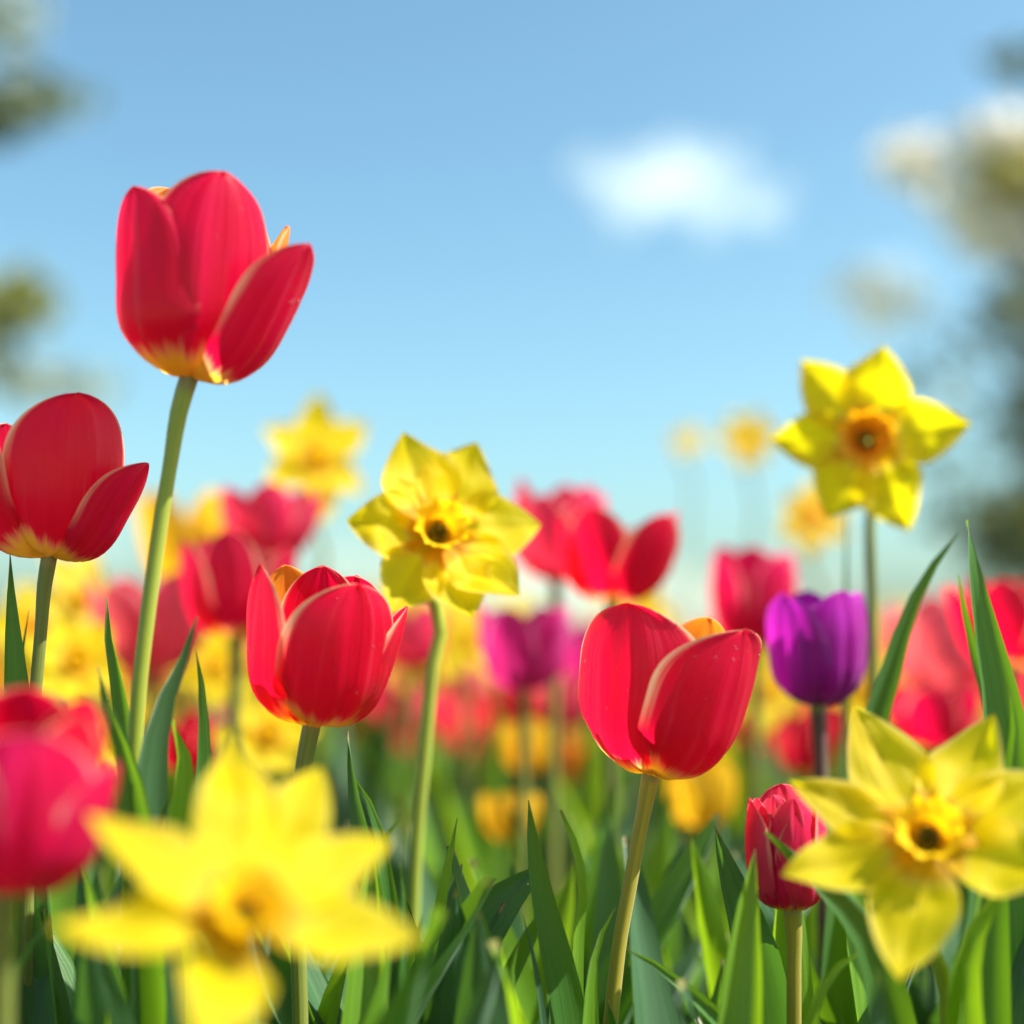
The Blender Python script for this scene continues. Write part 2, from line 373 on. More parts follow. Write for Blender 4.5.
def tepal_into(mb, ang, L, W, mat, curl=0., twist=0., lift=0., seed=0, nu=12, nv=18, fold=.25, r0=.0035, wpos=.45):
    rows = []; a0 = R(ang)
    for i in range(nv + 1):
        v = i / nv
        wv = math.sin(math.pi / 2 * min(1, (v + .12) / (wpos + .12))) if v < wpos else max(0, 1 - ((v - wpos) / (1 - wpos)) ** 1.5) ** .95
        hw = W / 2 * wv; rr = r0 + (L - r0) * v
        zc = lift + curl * L * v * v + .10 * L * noise.noise(Vector((v * 2.4, seed * 2.7, 0)))
        tw = twist * v; row = []
        for j in range(nu + 1):
            u = -1 + 2 * j / nu
            h = fold * hw * abs(u) ** 1.4 + .21 * hw * noise.noise(Vector((u * 1.9, v * 3.8, seed * 4.3))) * (.35 + abs(u))
            h -= .0008 * math.exp(-(u / .12) ** 2)
            x, zz = u * hw * math.cos(tw) - h * math.sin(tw), zc + u * hw * math.sin(tw) + h * math.cos(tw)
            row.append((Vector((math.cos(a0) * rr - math.sin(a0) * x, math.sin(a0) * rr + math.cos(a0) * x, zz)), j / nu, v))
        rows.append(row)
    return mb.grid(rows, mat)
def corona_into(mb, rad, depth, mat, seed=0, ns=72, nv=18, frill=.12, waves=8):
    rows = []
    for i in range(nv + 1):
        v = i / nv
        r = rad * (.08 + .52 * smooth(v / .35) + .40 * smooth((v - .45) / .55)); z = depth * (-.4 + 1.4 * v ** .8)
        row = []
        for k in range(ns + 1):
            a = k / ns * 2 * math.pi; fr = smooth((v - .6) / .4)
            ww = math.sin(a * waves + seed) * .6 + math.sin(a * (waves * 2 + 3) + seed * 2) * .4
            row.append((Vector((math.cos(a), math.sin(a), 0)) * r * (1 + frill * ww * fr) + Vector((0, 0, z + depth * .10 * fr * math.sin(a * (waves + 3) + seed * 3))), k / ns, v))
        rows.append(row)
    return mb.grid(rows, mat)
def daffodil(label, c, d, tips, W=.027, mat='yellow', cmat='corona', rad=.0115, depth=.013, face=(0, 0), stem=None, stem_mat='stem', r=.0026, leaves=(), group='daffodils in the flower bed', seed=1, res=1, curls=None, stam=True):
    """tips: pixel positions of the petal tips; face: degrees turned to the right / upwards from facing the lens"""
    rg = random.Random(seed); C = P(c[0], c[1], d)
    z = (CAM - C).normalized()
    x = Vector((0, 0, 1)).cross(z).normalized(); y = z.cross(x)
    z2 = (z + x * math.tan(R(face[0])) + y * math.tan(R(face[1]))).normalized()
    x2 = (x - z2 * x.dot(z2)).normalized(); y2 = z2.cross(x2)
    m = Matrix((x2, y2, z2)).transposed().to_4x4(); m.translation = C
    sp = [P(a[0], a[1], a[2] if len(a) > 2 else d + .03) for a in (stem or [])]
    back = C - z2 * .022
    last = sp[-1] if sp else back
    g = ground_pt(last, rg.uniform(-.01, .01), rg.uniform(0, .02))
    root = thing('daffodil', g, label, 'daffodil', group)
    ml = m.copy(); ml.translation = C - g; mi = m.inverted()
    for i, t in enumerate(tips):
        ray = (P(t[0], t[1], d) - CAM)
        k = (C - CAM).dot(z2) / ray.dot(z2); q = mi @ (CAM + ray * k)
        mb = MB(); tepal_into(mb, math.degrees(math.atan2(q.y, q.x)), q.length * 1.03, t[2] if len(t) > 2 else W * rg.uniform(.92, 1.08), mat,
                              r0=rad * .45, curl=rg.uniform(-.10, .16) if curls is None else curls[i], twist=rg.uniform(-.35, .35), lift=-.0016 * (i % 2), seed=seed * 13 + i, nu=12 if res else 8, nv=18 if res else 10)
        mb.build('petal', root, ml)
    mb = MB(); corona_into(mb, rad, depth, cmat, seed, ns=72 if res else 36, nv=18 if res else 10); mb.build('corona', root, ml)
    if stam:
        for k in range(6):
            a = k * 1.047 + seed; mb = MB(); rr = rad * .2
            tube(mb, [Vector((math.cos(a) * rr * .4, math.sin(a) * rr * .4, -depth * .2)), Vector((math.cos(a) * rr, math.sin(a) * rr, depth * .2)), Vector((math.cos(a) * rr * 1.2, math.sin(a) * rr * 1.2, depth * .45))], .0005, .0011, 'anther', n=6, ns=6)
            mb.build('stamen', root, ml)
    mb = MB(); tube(mb, [C - z2 * .0006 - g, C - z2 * .012 - g, back - g], .0042, .0028, mat, n=8, ns=10); mb.build('flower_tube', root)
    nk = back - z2 * .010 - Vector((0, 0, .012))
    pts = [g] + sp[::-1] + [nk, back]
    mb = MB(); tube(mb, [p - g for p in pts], r * 1.2, r, stem_mat, n=30 if res else 16, ns=10 if res else 7); mb.build('stem', root)
    for lf in leaves: px_leaf(root, **lf)
    return root

# ------------------------------------------------------------------ ground, trees, clouds
def sheet(name, x0, x1, y0, y1, z, mat):
    mb = MB(); mb.grid([[(Vector((x0, y0, z)), 0, 0), (Vector((x1, y0, z)), 1, 0)], [(Vector((x0, y1, z)), 0, 1), (Vector((x1, y1, z)), 1, 1)]], mat)
    return tag(mb.build(name), None, None, None, 'structure')
sheet('ground', -1500, 1500, -1500, 1500, -.006, 'lawn')
sheet('flower_bed_soil', -4.5, 4.5, -1.2, 6.5, -.001, 'ground')

def clump_into(mb, c, rx, rz, n, size, mat, rg, elong=1.5):
    if mat not in mb.mats: mb.mats.append(mat)
    mi = mb.mats.index(mat)
    for _ in range(n):
        q = Vector((rg.gauss(0, 1), rg.gauss(0, 1), rg.gauss(0, 1)))
        q = q.normalized() * (q.length * .45) ** .8
        p = c + Vector((q.x * rx, q.y * rx, q.z * rz))
        a = Vector((rg.gauss(0, 1), rg.gauss(0, 1), rg.gauss(0, .7))).normalized(); b = a.orthogonal().normalized()
        b = (Matrix.Rotation(rg.uniform(0, 6.28), 3, a) @ b)
        s = size * rg.uniform(.6, 1.4); n_ = a.cross(b) * s * .18
        o = len(mb.v)
        mb.v += [p - a * s * elong, p + b * s * .5 + n_, p + a * s * elong, p - b * s * .5 + n_, p]
        mb.uv += [(.5, 0), (1, .5), (.5, 1), (0, .5), (.5, .5)]
        mb.f += [(o, o + 1, o + 4), (o + 1, o + 2, o + 4), (o + 2, o + 3, o + 4), (o + 3, o, o + 4)]; mb.mi += [mi] * 4
def tree(name, label, trunk, tr, limbs, crowns, seed, cat='tree'):
    rg = random.Random(seed); g = Vector((trunk[0].x, trunk[0].y, -.006))
    root = thing(name, g, label, cat)
    mb = MB(); tube(mb, [p - g for p in [g] + trunk[1:]], tr, tr * .35, 'bark', n=30, ns=12)
    mb.build('trunk', root)
    for L, r in limbs:
        mb = MB(); tube(mb, [p - g for p in L], r, r * .25, 'bark', n=16, ns=8); mb.build('branch', root)
    for nm, lst in crowns:
        mb = MB()
        for (p, rx, rz, n, size, mat) in lst: clump_into(mb, p - g, rx, rz, n, size, mat, rg)
        mb.build(nm, root)
    return root
D = 7.0; k = D / F
def T(x, y, dd=0): return P(x, y, D + dd)
tp = [T(-150, 640), T(-145, 500), T(-130, 330), T(-120, 150), T(-110, -60), T(-105, -250)]
tree('broadleaf_tree', 'dark leafy tree at the left edge with olive branch ends reaching into the sky', tp, .16,
     [([tp[2], T(-60, 320), T(0, 312), T(30, 305)], .04), ([tp[3], T(-60, 130), T(0, 112), T(45, 92)], .04), ([tp[1], T(-70, 410), T(10, 385), T(70, 372)], .035), ([tp[4], T(-50, -10), T(10, 10)], .035)],
     [('crown', [(T(22, 102), .26, .14, 170, .05, 'fol_dark'), (T(48, 92), .16, .09, 44, .045, 'fol_dark'), (T(-5, 125), .16, .11, 60, .05, 'fol_dark'),
                 (T(8, 305), .22, .15, 190, .05, 'fol_olive'), (T(22, 288), .13, .08, 60, .045, 'fol_olive'), (T(-10, 345), .2, .14, 60, .05, 'fol_grey'),
                 (T(40, 380), .28, .10, 80, .045, 'fol_grey'), (T(70, 388), .25, .10, 46, .045, 'fol_grey'),
                 (T(5, 15), .2, .14, 60, .05, 'fol_grey'), (T(-310, 250, .4), .8, .7, 900, .07, 'fol_dark'), (T(-320, 60, .4), .8, .7, 900, .07, 'fol_dark'),
                 (T(-300, -140), .9, .7, 900, .07, 'fol_dark'), (T(-190, 430), .5, .25, 300, .06, 'fol_olive')])], 5)
tp = [T(1062, 640), T(1060, 520), T(1050, 400), T(1046, 290), T(1052, 160), T(1075, 0), T(1085, -160)]
tree('flowering_tree', 'grey trunked tree at the right edge with pale blossom and golden leaves', tp, .15,
     [([tp[3], T(1020, 250), T(1000, 200), T(985, 150)], .05), ([tp[2], T(990, 350), T(930, 320), T(880, 300)], .022), ([tp[3], T(1000, 215), T(950, 180), T(905, 158)], .022), ([tp[5], T(1030, 80), T(1000, 50)], .035), ([tp[1], T(1030, 480), T(1005, 440)], .04)],
     [('crown', [(T(1012, 178), .26, .17, 210, .05, 'fol_gold'), (T(1030, 160), .2, .14, 100, .05, 'fol_gold'), (T(1008, 60), .14, .1, 34, .05, 'fol_dark'),
                 (T(1014, 305), .13, .14, 70, .05, 'fol_dark'), (T(1005, 320), .2, .22, 90, .05, 'fol_grey'), (T(1010, 520), .3, .2, 170, .05, 'fol_olive'), (T(985, 525), .26, .2, 90, .05, 'fol_dark'), (T(1025, 560), .3, .2, 150, .05, 'fol_dark'),
                 (T(950, 380), .3, .26, 46, .05, 'fol_grey'), (T(1020, 420), .16, .3, 120, .05, 'fol_grey'), (T(930, 470), .2, .2, 40, .05, 'fol_grey'), (T(1330, 60, .4), .9, .8, 900, .07, 'fol_dark'), (T(1330, 330, .4), .7, .8, 700, .07, 'fol_dark')]),
      ('blossom', [(T(912, 160), .18, .14, 130, .045, 'blossom'), (T(945, 190), .2, .14, 60, .045, 'blossom'), (T(1000, 138), .26, .12, 150, .045, 'blossom'), (T(1000, 240), .18, .13, 170, .045, 'blossom'),
                   (T(970, 215), .16, .13, 90, .045, 'blossom'), (T(888, 300), .2, .15, 70, .045, 'blossom'), (T(855, 290), .12, .1, 22, .045, 'blossom')])], 9)
def cloud(label, c, rx, ry, rz, n, seed, size, mat='cloud'):
    rg = random.Random(seed); mb = MB(); mb.mats = [mat]; ps = [(Vector((rx * .1 * j, size * rg.uniform(-1, 1), size * (.9 - .16 * j + .7 * math.cos(j * 2.3)))), size * (1.35 - .13 * abs(j + 1))) for j in range(-6, 7)]
    ps += [(Vector((-rx * .08, 0, size * 2.0)), size * 1.2), (Vector((rx * .12, 0, size * 1.6)), size * 1.1), (Vector((rx * .5, 0, -size * 1.3)), size * .8)]
    while len(ps) < n:
        a, sa = rg.choice(ps); sb = size * rg.uniform(.45, 1.2)
        p = a + Vector((rg.gauss(0, 1), rg.gauss(0, 1), rg.gauss(0, .6))).normalized() * (sa + sb) * .55
        if (p.x / rx) ** 2 + (p.y / ry) ** 2 + (p.z / rz) ** 2 < rg.uniform(.15, 1): ps.append((p, sb * max(.4, 1.1 - abs(p.x) / rx)))
    for p, s in ps:
        ns_, nr_ = 10, 7; rows = []
        for a in range(nr_ + 1):
            th = math.pi * a / nr_; row = []
            for b in range(ns_ + 1):
                f = 2 * math.pi * b / ns_
                dv = Vector((math.sin(th) * math.cos(f), math.sin(th) * math.sin(f), math.cos(th)))
                row.append((p + dv * s * (1 + .3 * noise.noise(p * .3 + dv * 1.5)), b / ns_, a / nr_))
            rows.append(row)
        mb.grid(rows, mat)
    o = mb.build('cloud'); o.location = c
    md_ = o.modifiers.new('union', 'REMESH'); md_.mode = 'VOXEL'; md_.voxel_size = size * .22; md_.use_smooth_shade = True
    return tag(o, label, 'cloud')
DC = 400.0
cloud('small soft white cloud alone in the middle of the blue sky', P(684, 198, DC), 50, 24, 25, 300, 4, 4.7)
cloud('faint pale cloud low beside the right tree', P(905, 285, DC), 16, 10, 10, 26, 8, 3.0)
cloud('added bank of pale haze lying low along the horizon behind the flowers', P(470, 598, 700), 300, 40, 26, 420, 12, 13, 'horizon_haze')  # added volume standing in for the whitish glow of haze at the horizon

# ------------------------------------------------------------------ the flowers in focus and in front
def q(px, d): return px * d / F
H = q(203, .47)
tulip('tallest red tulip on a long green stem against the sky, one petal open', (190, 377), .47, H, .047, 'crimson', lean=5, leancam=2, seed=3,
      petals=[dict(phi=-40, H=H * .88, W=.050, opn=2, th2=103, rin=1.05, skew=-.13), dict(phi=66, H=H * .83, W=.038, opn=23, th2=96, mat='crimson'), dict(phi=176, H=H * .99, opn=1),
              dict(phi=24, H=H * .97, W=.056, rin=.84, opn=2, th2=107), dict(phi=112, H=H * .88, W=.036, rin=.86, opn=10, mat='orange'), dict(phi=-128, H=H * .975, W=.054, rin=.92, th2=103, mat='orange')],
      stem=[(183, 392), (171, 460), (158, 540), (147, 620), (138, 700), (133, 780), (130, 900), (129, 1010)], r=.0027,
      leaves=[dict(d=.46, pts=[(197, 617), (182, 660), (163, 705), (150, 770), (146, 850), (150, 960)], W=.024, roll=.4, twist=.3, mat='leaf_blue', tm=.5),
              dict(d=.455, pts=[(99, 667), (108, 705), (126, 750), (140, 820), (146, 900), (150, 1000)], W=.024, roll=-.6, mat='leaf'),
              dict(d=.49, pts=[(107, 598), (110, 640), (120, 690), (128, 740), (135, 830)], W=.017, roll=-.7, mat='leaf'),
              dict(d=.47, pts=[(172, 720), (179, 745), (178, 790), (166, 850), (158, 950)], W=.026, roll=.3, twist=.5, mat='leaf_lime', point=2.4, tm=.6),
              dict(d=.52, pts=[(196, 650), (202, 690), (204, 750), (202, 830), (205, 950)], W=.015, roll=.2, mat='leaf')])
H = q(160, .50)
tulip('open red tulip at the left edge with a drooping right petal', (50, 556), .50, H, .046, 'red', lean=-1, leancam=1, seed=5, belly=.56,
      petals=[dict(phi=37, H=H * 1.0, W=.052, opn=5, th2=103, pk=.6), dict(phi=-58, H=H * 1.0, W=.044, opn=9), dict(phi=178, H=H * .97, opn=4, mat='golden'),
              dict(phi=76, H=H * .78, W=.036, opn=27, th2=94, mat='crimson'), dict(phi=-118, H=H * .9, W=.04, opn=6, rin=.88), dict(phi=130, H=H * .92, W=.036, opn=5, rin=.84, mat='orange')],
      stem=[(46, 570), (41, 630), (35, 700), (30, 780), (27, 900), (26, 1000)], stem_mat='stem_dark', r=.0024,
      leaves=[dict(d=.5, pts=[(10, 552), (11, 610), (14, 660), (18, 720), (20, 850)], W=.022, roll=.3, mat='leaf'), dict(d=.52, pts=[(29, 610), (24, 640), (24, 690), (28, 800)], W=.009, roll=-.5, mat='leaf_blue')])
H = q(156, .49)
tulip('open gold rimmed red tulip above the big blurred daffodil in front', (313, 722), .49, H, .05, 'red', lean=5, leancam=7, seed=8, belly=.58,
      petals=[dict(phi=32, H=H * .98, W=.052, opn=5, th2=104), dict(phi=-66, H=H * 1.0, W=.042, opn=1, th2=104), dict(phi=-14, H=H * .60, W=.026, opn=4, rin=1.04, th2=100),
              dict(phi=160, H=H * .95, W=.046, opn=4, mat='red'), dict(phi=-128, H=H * .98, W=.042, opn=2, rin=.86, mat='orange'), dict(phi=98, H=H * .88, W=.040, opn=14, rin=.92), dict(phi=190, H=H * .98, W=.036, rin=.72, opn=0, mat='red')],
      stem=[(309, 735), (300, 765), (296, 820), (297, 900), (300, 1010)], stem_mat='stem_dark', r=.0028)
H = q(170, .50)
tulip('sharp red tulip right of centre, two front petals parting in a V', (651, 772), .50, H, .05, 'red', lean=5, leancam=1, seed=13, belly=.57,
      petals=[dict(phi=-31, H=H * 1.0, W=.062, opn=4, th2=101, kc=1.05, pk=.58), dict(phi=40, H=H * .98, W=.060, opn=12, th2=96, rin=1.05, kc=1.05, pk=.56), dict(phi=178, H=H * .92, opn=2, W=.046),
              dict(phi=4, H=H * .62, W=.034, opn=2, rin=.93, th2=95, mat='red'), dict(phi=135, H=H * .97, W=.046, opn=5, rin=.9, mat='orange'), dict(phi=-140, H=H * .96, W=.044, rin=.86, mat='orange')],
      stem=[(647, 790), (640, 830), (630, 885), (620, 940), (614, 990)], stem_mat='stem_brown', r=.0027,
      leaves=[dict(d=.485, pts=[(615, 908), (598, 940), (590, 985), (588, 1040)], W=.016, roll=.5, mat='leaf_lime'),
              dict(d=.475, pts=[(628, 950), (655, 965), (690, 995), (725, 1030), (730, 1100)], W=.014, roll=.4, mat='leaf'),
              dict(d=.49, pts=[(528, 800), (533, 860), (545, 920), (560, 985), (570, 1050)], W=.021, roll=.75, twist=-.3, mat='leaf', tm=.5),
              dict(d=.51, pts=[(560, 810), (572, 840), (581, 880), (578, 930), (574, 1010)], W=.014, roll=.95, mat='leaf_lime')])
H = q(188, .36)
tulip('blurred deep pink tulip in the near left corner', (8, 886), .36, H, .044, 'hotpink', lean=6, leancam=6, seed=21, belly=.6, name='tulip',
      petals=[dict(phi=20, H=H * .93, W=.046, opn=3), dict(phi=-50, H=H * 1.02, W=.05, opn=3, mat='hotpink'), dict(phi=85, H=H * .80, W=.036, opn=12), dict(phi=140, H=H * .98, W=.04, opn=0, rin=.9, mat='red'), dict(phi=-120, H=H, W=.045), dict(phi=200, H=H * 1.0, rin=.85, mat='red'), dict(phi=60, H=H * .97, rin=.85, W=.03, mat='red')],
      stem=[(6, 900), (3, 960), (2, 1040)], stem_mat='stem_dark', r=.003)
H = q(114, .62)
tulip('purple tulip on a dark purple stem beside the right daffodil', (818, 704), .62, H, .042, 'purple', lean=-1, leancam=3, seed=34, belly=.55, tip=2.3,
      petals=[dict(phi=24, H=H * 1.0, W=.041, opn=0, th2=103), dict(phi=-52, H=H * .97, W=.041, opn=2, th2=102), dict(phi=100, H=H * .98, W=.04, opn=1, th2=102), dict(phi=180, H=H, W=.04, opn=2),
              dict(phi=-20, H=H * .88, W=.036, rin=.9), dict(phi=70, H=H * .98, W=.036, rin=.92, opn=3), dict(phi=-130, H=H * .97, W=.036, rin=.88)],
      stem=[(819, 720), (821, 780), (823, 860), (825, 960)], stem_mat='stem_purple', r=.0032)
H = q(116, .49)
tulip('small closed pink double tulip bud on a bronze stem, left of the near right daffodil', (792, 906), .49, H, .03, 'pink', lean=-5, leancam=7, seed=55, belly=.44,
      petals=[dict(phi=40, H=H * .90, W=.031, th2=106), dict(phi=-40, H=H * .86, W=.030, th2=106, mat='hotpink'), dict(phi=-88, H=H * .96, W=.026, th2=104), dict(phi=95, H=H * .98, W=.028, th2=104), dict(phi=10, H=H * .99, W=.022, rin=.8, th2=104), dict(phi=170, H=H, W=.03), dict(phi=55, H=H * 1.03, W=.018, rin=.62, th2=100), dict(phi=-30, H=H * 1.02, W=.018, rin=.6, th2=100), dict(phi=-70, H=H * .98, W=.018, rin=.75, th2=97)],
      stem=[(793, 920), (794, 970), (794, 1040)], stem_mat='stem_brown', r=.0027,
      leaves=[dict(d=.458, pts=[(765, 832), (795, 862), (835, 900), (868, 945), (885, 1020)], W=.026, roll=.55, mat='leaf'),
              dict(d=.50, pts=[(713, 826), (728, 870), (748, 920), (765, 975), (775, 1050)], W=.032, roll=-.4, mat='leaf_blue', tm=.55),
              dict(d=.46, pts=[(864, 948), (835, 968), (815, 1000), (806, 1045)], W=.013, roll=.5, mat='leaf_lime')])
daffodil('large blurred yellow daffodil nearest the camera at lower left', (243, 922), .33, [(228, 752, .021), (318, 772, .021), (88, 838, .020), (58, 938, .018), (415, 948, .020), (205, 1052, .021), (385, 848, .018)],
         rad=.0085, depth=.009, face=(14, 40), stem=[(262, 1040, .36), (268, 1120, .36)], seed=2, curls=[.1, .1, .2, .1, .1, .1, .1], mat='yellow')
daffodil('big yellow daffodil in the near right corner', (928, 842), .42, [(856, 712, .025), (992, 722, .025), (794, 795, .018), (786, 880, .022), (900, 982, .026), (1062, 872, .025), (1052, 776, .022)],
         rad=.0095, depth=.010, face=(4, 26), stem=[(944, 980, .45), (950, 1080, .45)], seed=4, curls=[.08, .05, .2, .12, .05, .1, 0],
         leaves=[dict(d=.44, pts=[(1018, 880), (985, 910), (965, 960), (960, 1040)], W=.024, roll=.4, mat='leaf_lime'), dict(d=.46, pts=[(1010, 690), (1012, 740), (1000, 800), (990, 900), (985, 1010)], W=.02, roll=.3, mat='leaf')])
daffodil('yellow daffodil in the middle of the picture, ragged petals around a dark green throat', (437, 535), .57, [(402, 441, .034), (474, 447, .034), (349, 520, .029), (541, 520, .031), (514, 598, .029), (392, 612, .028), (470, 619, .029), (385, 480, .022)],
         rad=.0105, depth=.012, face=(12, 24), stem=[(437, 605, .60), (432, 670, .60), (424, 760, .60), (416, 850, .60), (412, 950, .60)], seed=6, curls=[.12, .05, .0, -.05, .1, .08, .06, .2])
daffodil('yellow daffodil with an orange cup standing high against the sky at right', (868, 440), .65, [(803, 362, .028), (884, 349, .034), (968, 424, .030), (908, 528, .032), (828, 516, .032), (773, 440, .028)],
         rad=.0125, depth=.010, face=(-4, 8), cmat='corona_orange', mat='yellow', stem=[(870, 520, .67), (872, 600, .67), (873, 720, .67), (873, 840, .67)], stem_mat='stem_dark', seed=10, curls=[.05, .12, .05, .02, .05, .05],
         leaves=[dict(d=.56, pts=[(958, 533), (930, 570), (905, 620), (885, 680), (868, 730), (850, 830)], W=.022, roll=.55, mat='leaf'), dict(d=.66, pts=[(846, 500), (846, 560), (845, 620), (846, 760)], W=.006, roll=.3, mat='leaf_blue')])
root = thing('leaf_tuft', ground_pt(P(1000, 1000, .53)), 'tall pointed green leaves standing at the right edge above the near daffodil', 'leaves', 'leaf tufts between the flowers')
px_leaf(root, .52, [(967, 520), (974, 570), (985, 630), (997, 690), (1006, 760), (1012, 900)], W=.030, roll=.4, mat='leaf')
px_leaf(root, .54, [(958, 575), (968, 630), (985, 690), (1000, 760), (1005, 900)], W=.013, roll=.4, mat='leaf')
root = thing('leaf_tuft', ground_pt(P(440, 1010, .50)), 'broad dark folded leaves beside pale upright ones low in the middle', 'leaves', 'leaf tufts between the flowers')
px_leaf(root, .49, [(458, 818), (449, 860), (437, 920), (425, 980), (418, 1060)], W=.013, roll=.3, mat='leaf_lime')
px_leaf(root, .52, [(545, 862), (515, 890), (480, 925), (455, 975), (440, 1050)], W=.044, roll=0, mat='leaf_blue', tm=.6)
px_leaf(root, .47, [(519, 942), (512, 970), (513, 1010), (516, 1060)], W=.012, roll=.3, mat='leaf_lime')
px_leaf(root, .48, [(523, 915), (534, 960), (542, 1010), (548, 1060)], W=.007, roll=.5, mat='leaf_blue')
px_leaf(root, .55, [(405, 810), (385, 838), (372, 880), (370, 980)], W=.011, roll=.4, mat='leaf_lime')
root = thing('leaf_tuft', ground_pt(P(370, 1010, .50)), 'tall blue green leaves just right of the nearest daffodil', 'leaves', 'leaf tufts between the flowers')
px_leaf(root, .50, [(348, 730), (354, 790), (366, 850), (380, 920), (392, 1010)], W=.017, roll=-.6, mat='leaf_blue')
px_leaf(root, .52, [(352, 775), (372, 810), (384, 870), (392, 960)], W=.015, roll=.3, mat='leaf')
px_leaf(root, .46, [(400, 862), (404, 900), (404, 960), (400, 1040)], W=.008, roll=.3, mat='leaf')
root = thing('leaf_tuft', ground_pt(P(85, 1010, .47)), 'broad blue green leaves under the near left pink tulip', 'leaves', 'leaf tufts between the flowers')
px_leaf(root, .46, [(78, 862), (82, 900), (88, 950), (92, 1030)], W=.026, roll=.2, mat='leaf_blue')
px_leaf(root, .44, [(52, 918), (30, 945), (12, 985), (5, 1040)], W=.010, roll=.3, mat='leaf')
px_leaf(root, .48, [(110, 940), (115, 970), (120, 1010), (122, 1060)], W=.012, roll=.2, mat='leaf_blue')

# ------------------------------------------------------------------ blurred flowers behind
def mid(label, base, d, hpx, mat, wpx, seed, opn=4, lean=0, leancam=3, sm='stem_dark', **kw):
    Hh = q(hpx, d)
    tulip(label, base, d, Hh, q(wpx, d) * .78, mat, lean=lean, leancam=leancam, seed=seed, opn=opn, res=0, stem=[(base[0] - 1, base[1] + 60), (base[0] - 3, base[1] + 200)], stem_mat=sm, belly=.57, **kw)
mid('wide open deep pink tulip behind the tall tulip stem', (266, 556), .86, 78, 'pink', 78, 61, opn=15)
mid('pink red tulip below the wide open pink one, catching white light', (236, 636), .74, 104, 'crimson', 88, 62, opn=6)
mid('coral pink open tulip half hidden by the tall green stem', (150, 668), .88, 100, 'rose', 88, 63, opn=10)
mid('golden yellow tulip left of the deep pink one', (190, 590), 1.0, 105, 'golden', 72, 64, opn=3)
mid('dark pink tulip tucked behind the left side of an open red one', (556, 580), .84, 98, 'pink', 76, 65, opn=4)
mid('large open red tulip with yellow edges above the sharp centre tulip', (612, 598), .74, 104, 'red', 100, 66, opn=15, lean=4)
mid('pink red tulip right behind the purple tulip', (756, 648), .86, 102, 'hotpink', 96, 67, opn=-3)
mid('magenta tulip below the right side of the centre daffodil', (524, 688), .80, 88, 'magenta', 76, 68, opn=7)
mid('orange red tulip cut off by the right edge', (1012, 664), .78, 96, 'red', 84, 69, opn=10)
mid('pale pink tulip behind the long right leaf', (936, 686), 1.0, 92, 'rose', 80, 70, opn=5)
mid('red and white tulip above the near right daffodil', (934, 748), .84, 72, 'crimson', 78, 71, opn=12)
mid('rose tulip glimpsed under the centre daffodil', (412, 668), 1.05, 66, 'pink', 54, 72)
mid('red tulip low behind the daffodil stem', (508, 742), 1.1, 62, 'red', 50, 73)
mid('red tulip just left of the sharp centre tulip', (560, 728), 1.1, 56, 'rose', 50, 74)
mid('small red bud deep behind the purple stem', (806, 775), .95, 62, 'red', 36, 75, opn=0)
mid('smaller yellow tulip between green leaves in the middle, above the low golden one', (527, 772), .95, 52, 'golden', 52, 76, opn=2)
mid('golden tulip low behind the pointed centre leaf', (510, 840), .85, 48, 'golden', 54, 77, opn=8)
mid('yellow tulip low to the right of the sharp centre tulip', (702, 826), .85, 68, 'golden', 46, 78, opn=3)
mid('red tulip peeping out under the curved leaf at left', (186, 772), .78, 56, 'red', 44, 79, opn=2)
def mdaff(label, c, d, rpx, seed, cmat='corona', mat='yellow', face=(18, 26), n=6, sm='stem_dark'):
    rg = random.Random(seed); a0 = rg.uniform(0, 60)
    tips = [(c[0] + rpx * rg.uniform(.88, 1.1) * math.cos(R(a0 + 60 * i + rg.uniform(-8, 8))), c[1] - rpx * rg.uniform(.88, 1.1) * math.sin(R(a0 + 60 * i + rg.uniform(-8, 8))), q(rpx * .72, d)) for i in range(n)]
    daffodil(label, c, d, tips, rad=q(rpx * .22, d), depth=q(rpx * .20, d), face=face, cmat=cmat, mat=mat, stem=[(c[0] + 3, c[1] + rpx * 1.2, d + .03), (c[0] + 2, c[1] + rpx * 3.5, d + .03)], stem_mat=sm, seed=seed, res=0, r=.002)
mdaff('blurred yellow daffodil against the sky above the pink tulips', (316, 458), .98, 58, 81)
mdaff('little far yellow daffodil high against the sky, left of the orange cupped one', (748, 440), 1.45, 33, 82, 'corona', 'lemon')
mdaff('pale daffodil with an orange middle just under the high right daffodil', (812, 516), 1.15, 42, 83, 'corona_orange', 'lemon')
mdaff('tiny far daffodil bud beside the little far daffodil', (688, 440), 1.7, 18, 84, 'corona', 'lemon', face=(60, 10))
mdaff('soft yellow daffodil between the left tulip and the tall stem, upper one', (80, 600), .95, 52, 85, 'corona', 'lemon')
mdaff('soft yellow daffodil between the left tulip and the tall stem, lower one', (76, 662), .80, 56, 86)
mdaff('yellow daffodil low behind the wide leaves, right of the tall stem', (268, 735), .85, 54, 87)
mdaff('yellow daffodil half hidden behind the red and gold rimmed tulip', (214, 668), .95, 44, 88)
mdaff('yellow daffodil hidden behind the near deep pink tulip', (96, 735), .72, 46, 89)
mdaff('yellow daffodil behind the V shaped tulip and the big red one', (640, 622), 1.1, 42, 90, 'corona', 'lemon')
mdaff('yellow daffodil beneath the purple tulip, to its right', (866, 690), .95, 44, 91)
mdaff('yellow daffodil between the sharp centre tulip and the purple one', (768, 690), 1.05, 48, 92)
mdaff('yellow daffodil behind the stem of the centre daffodil', (470, 640), 1.1, 40, 93)

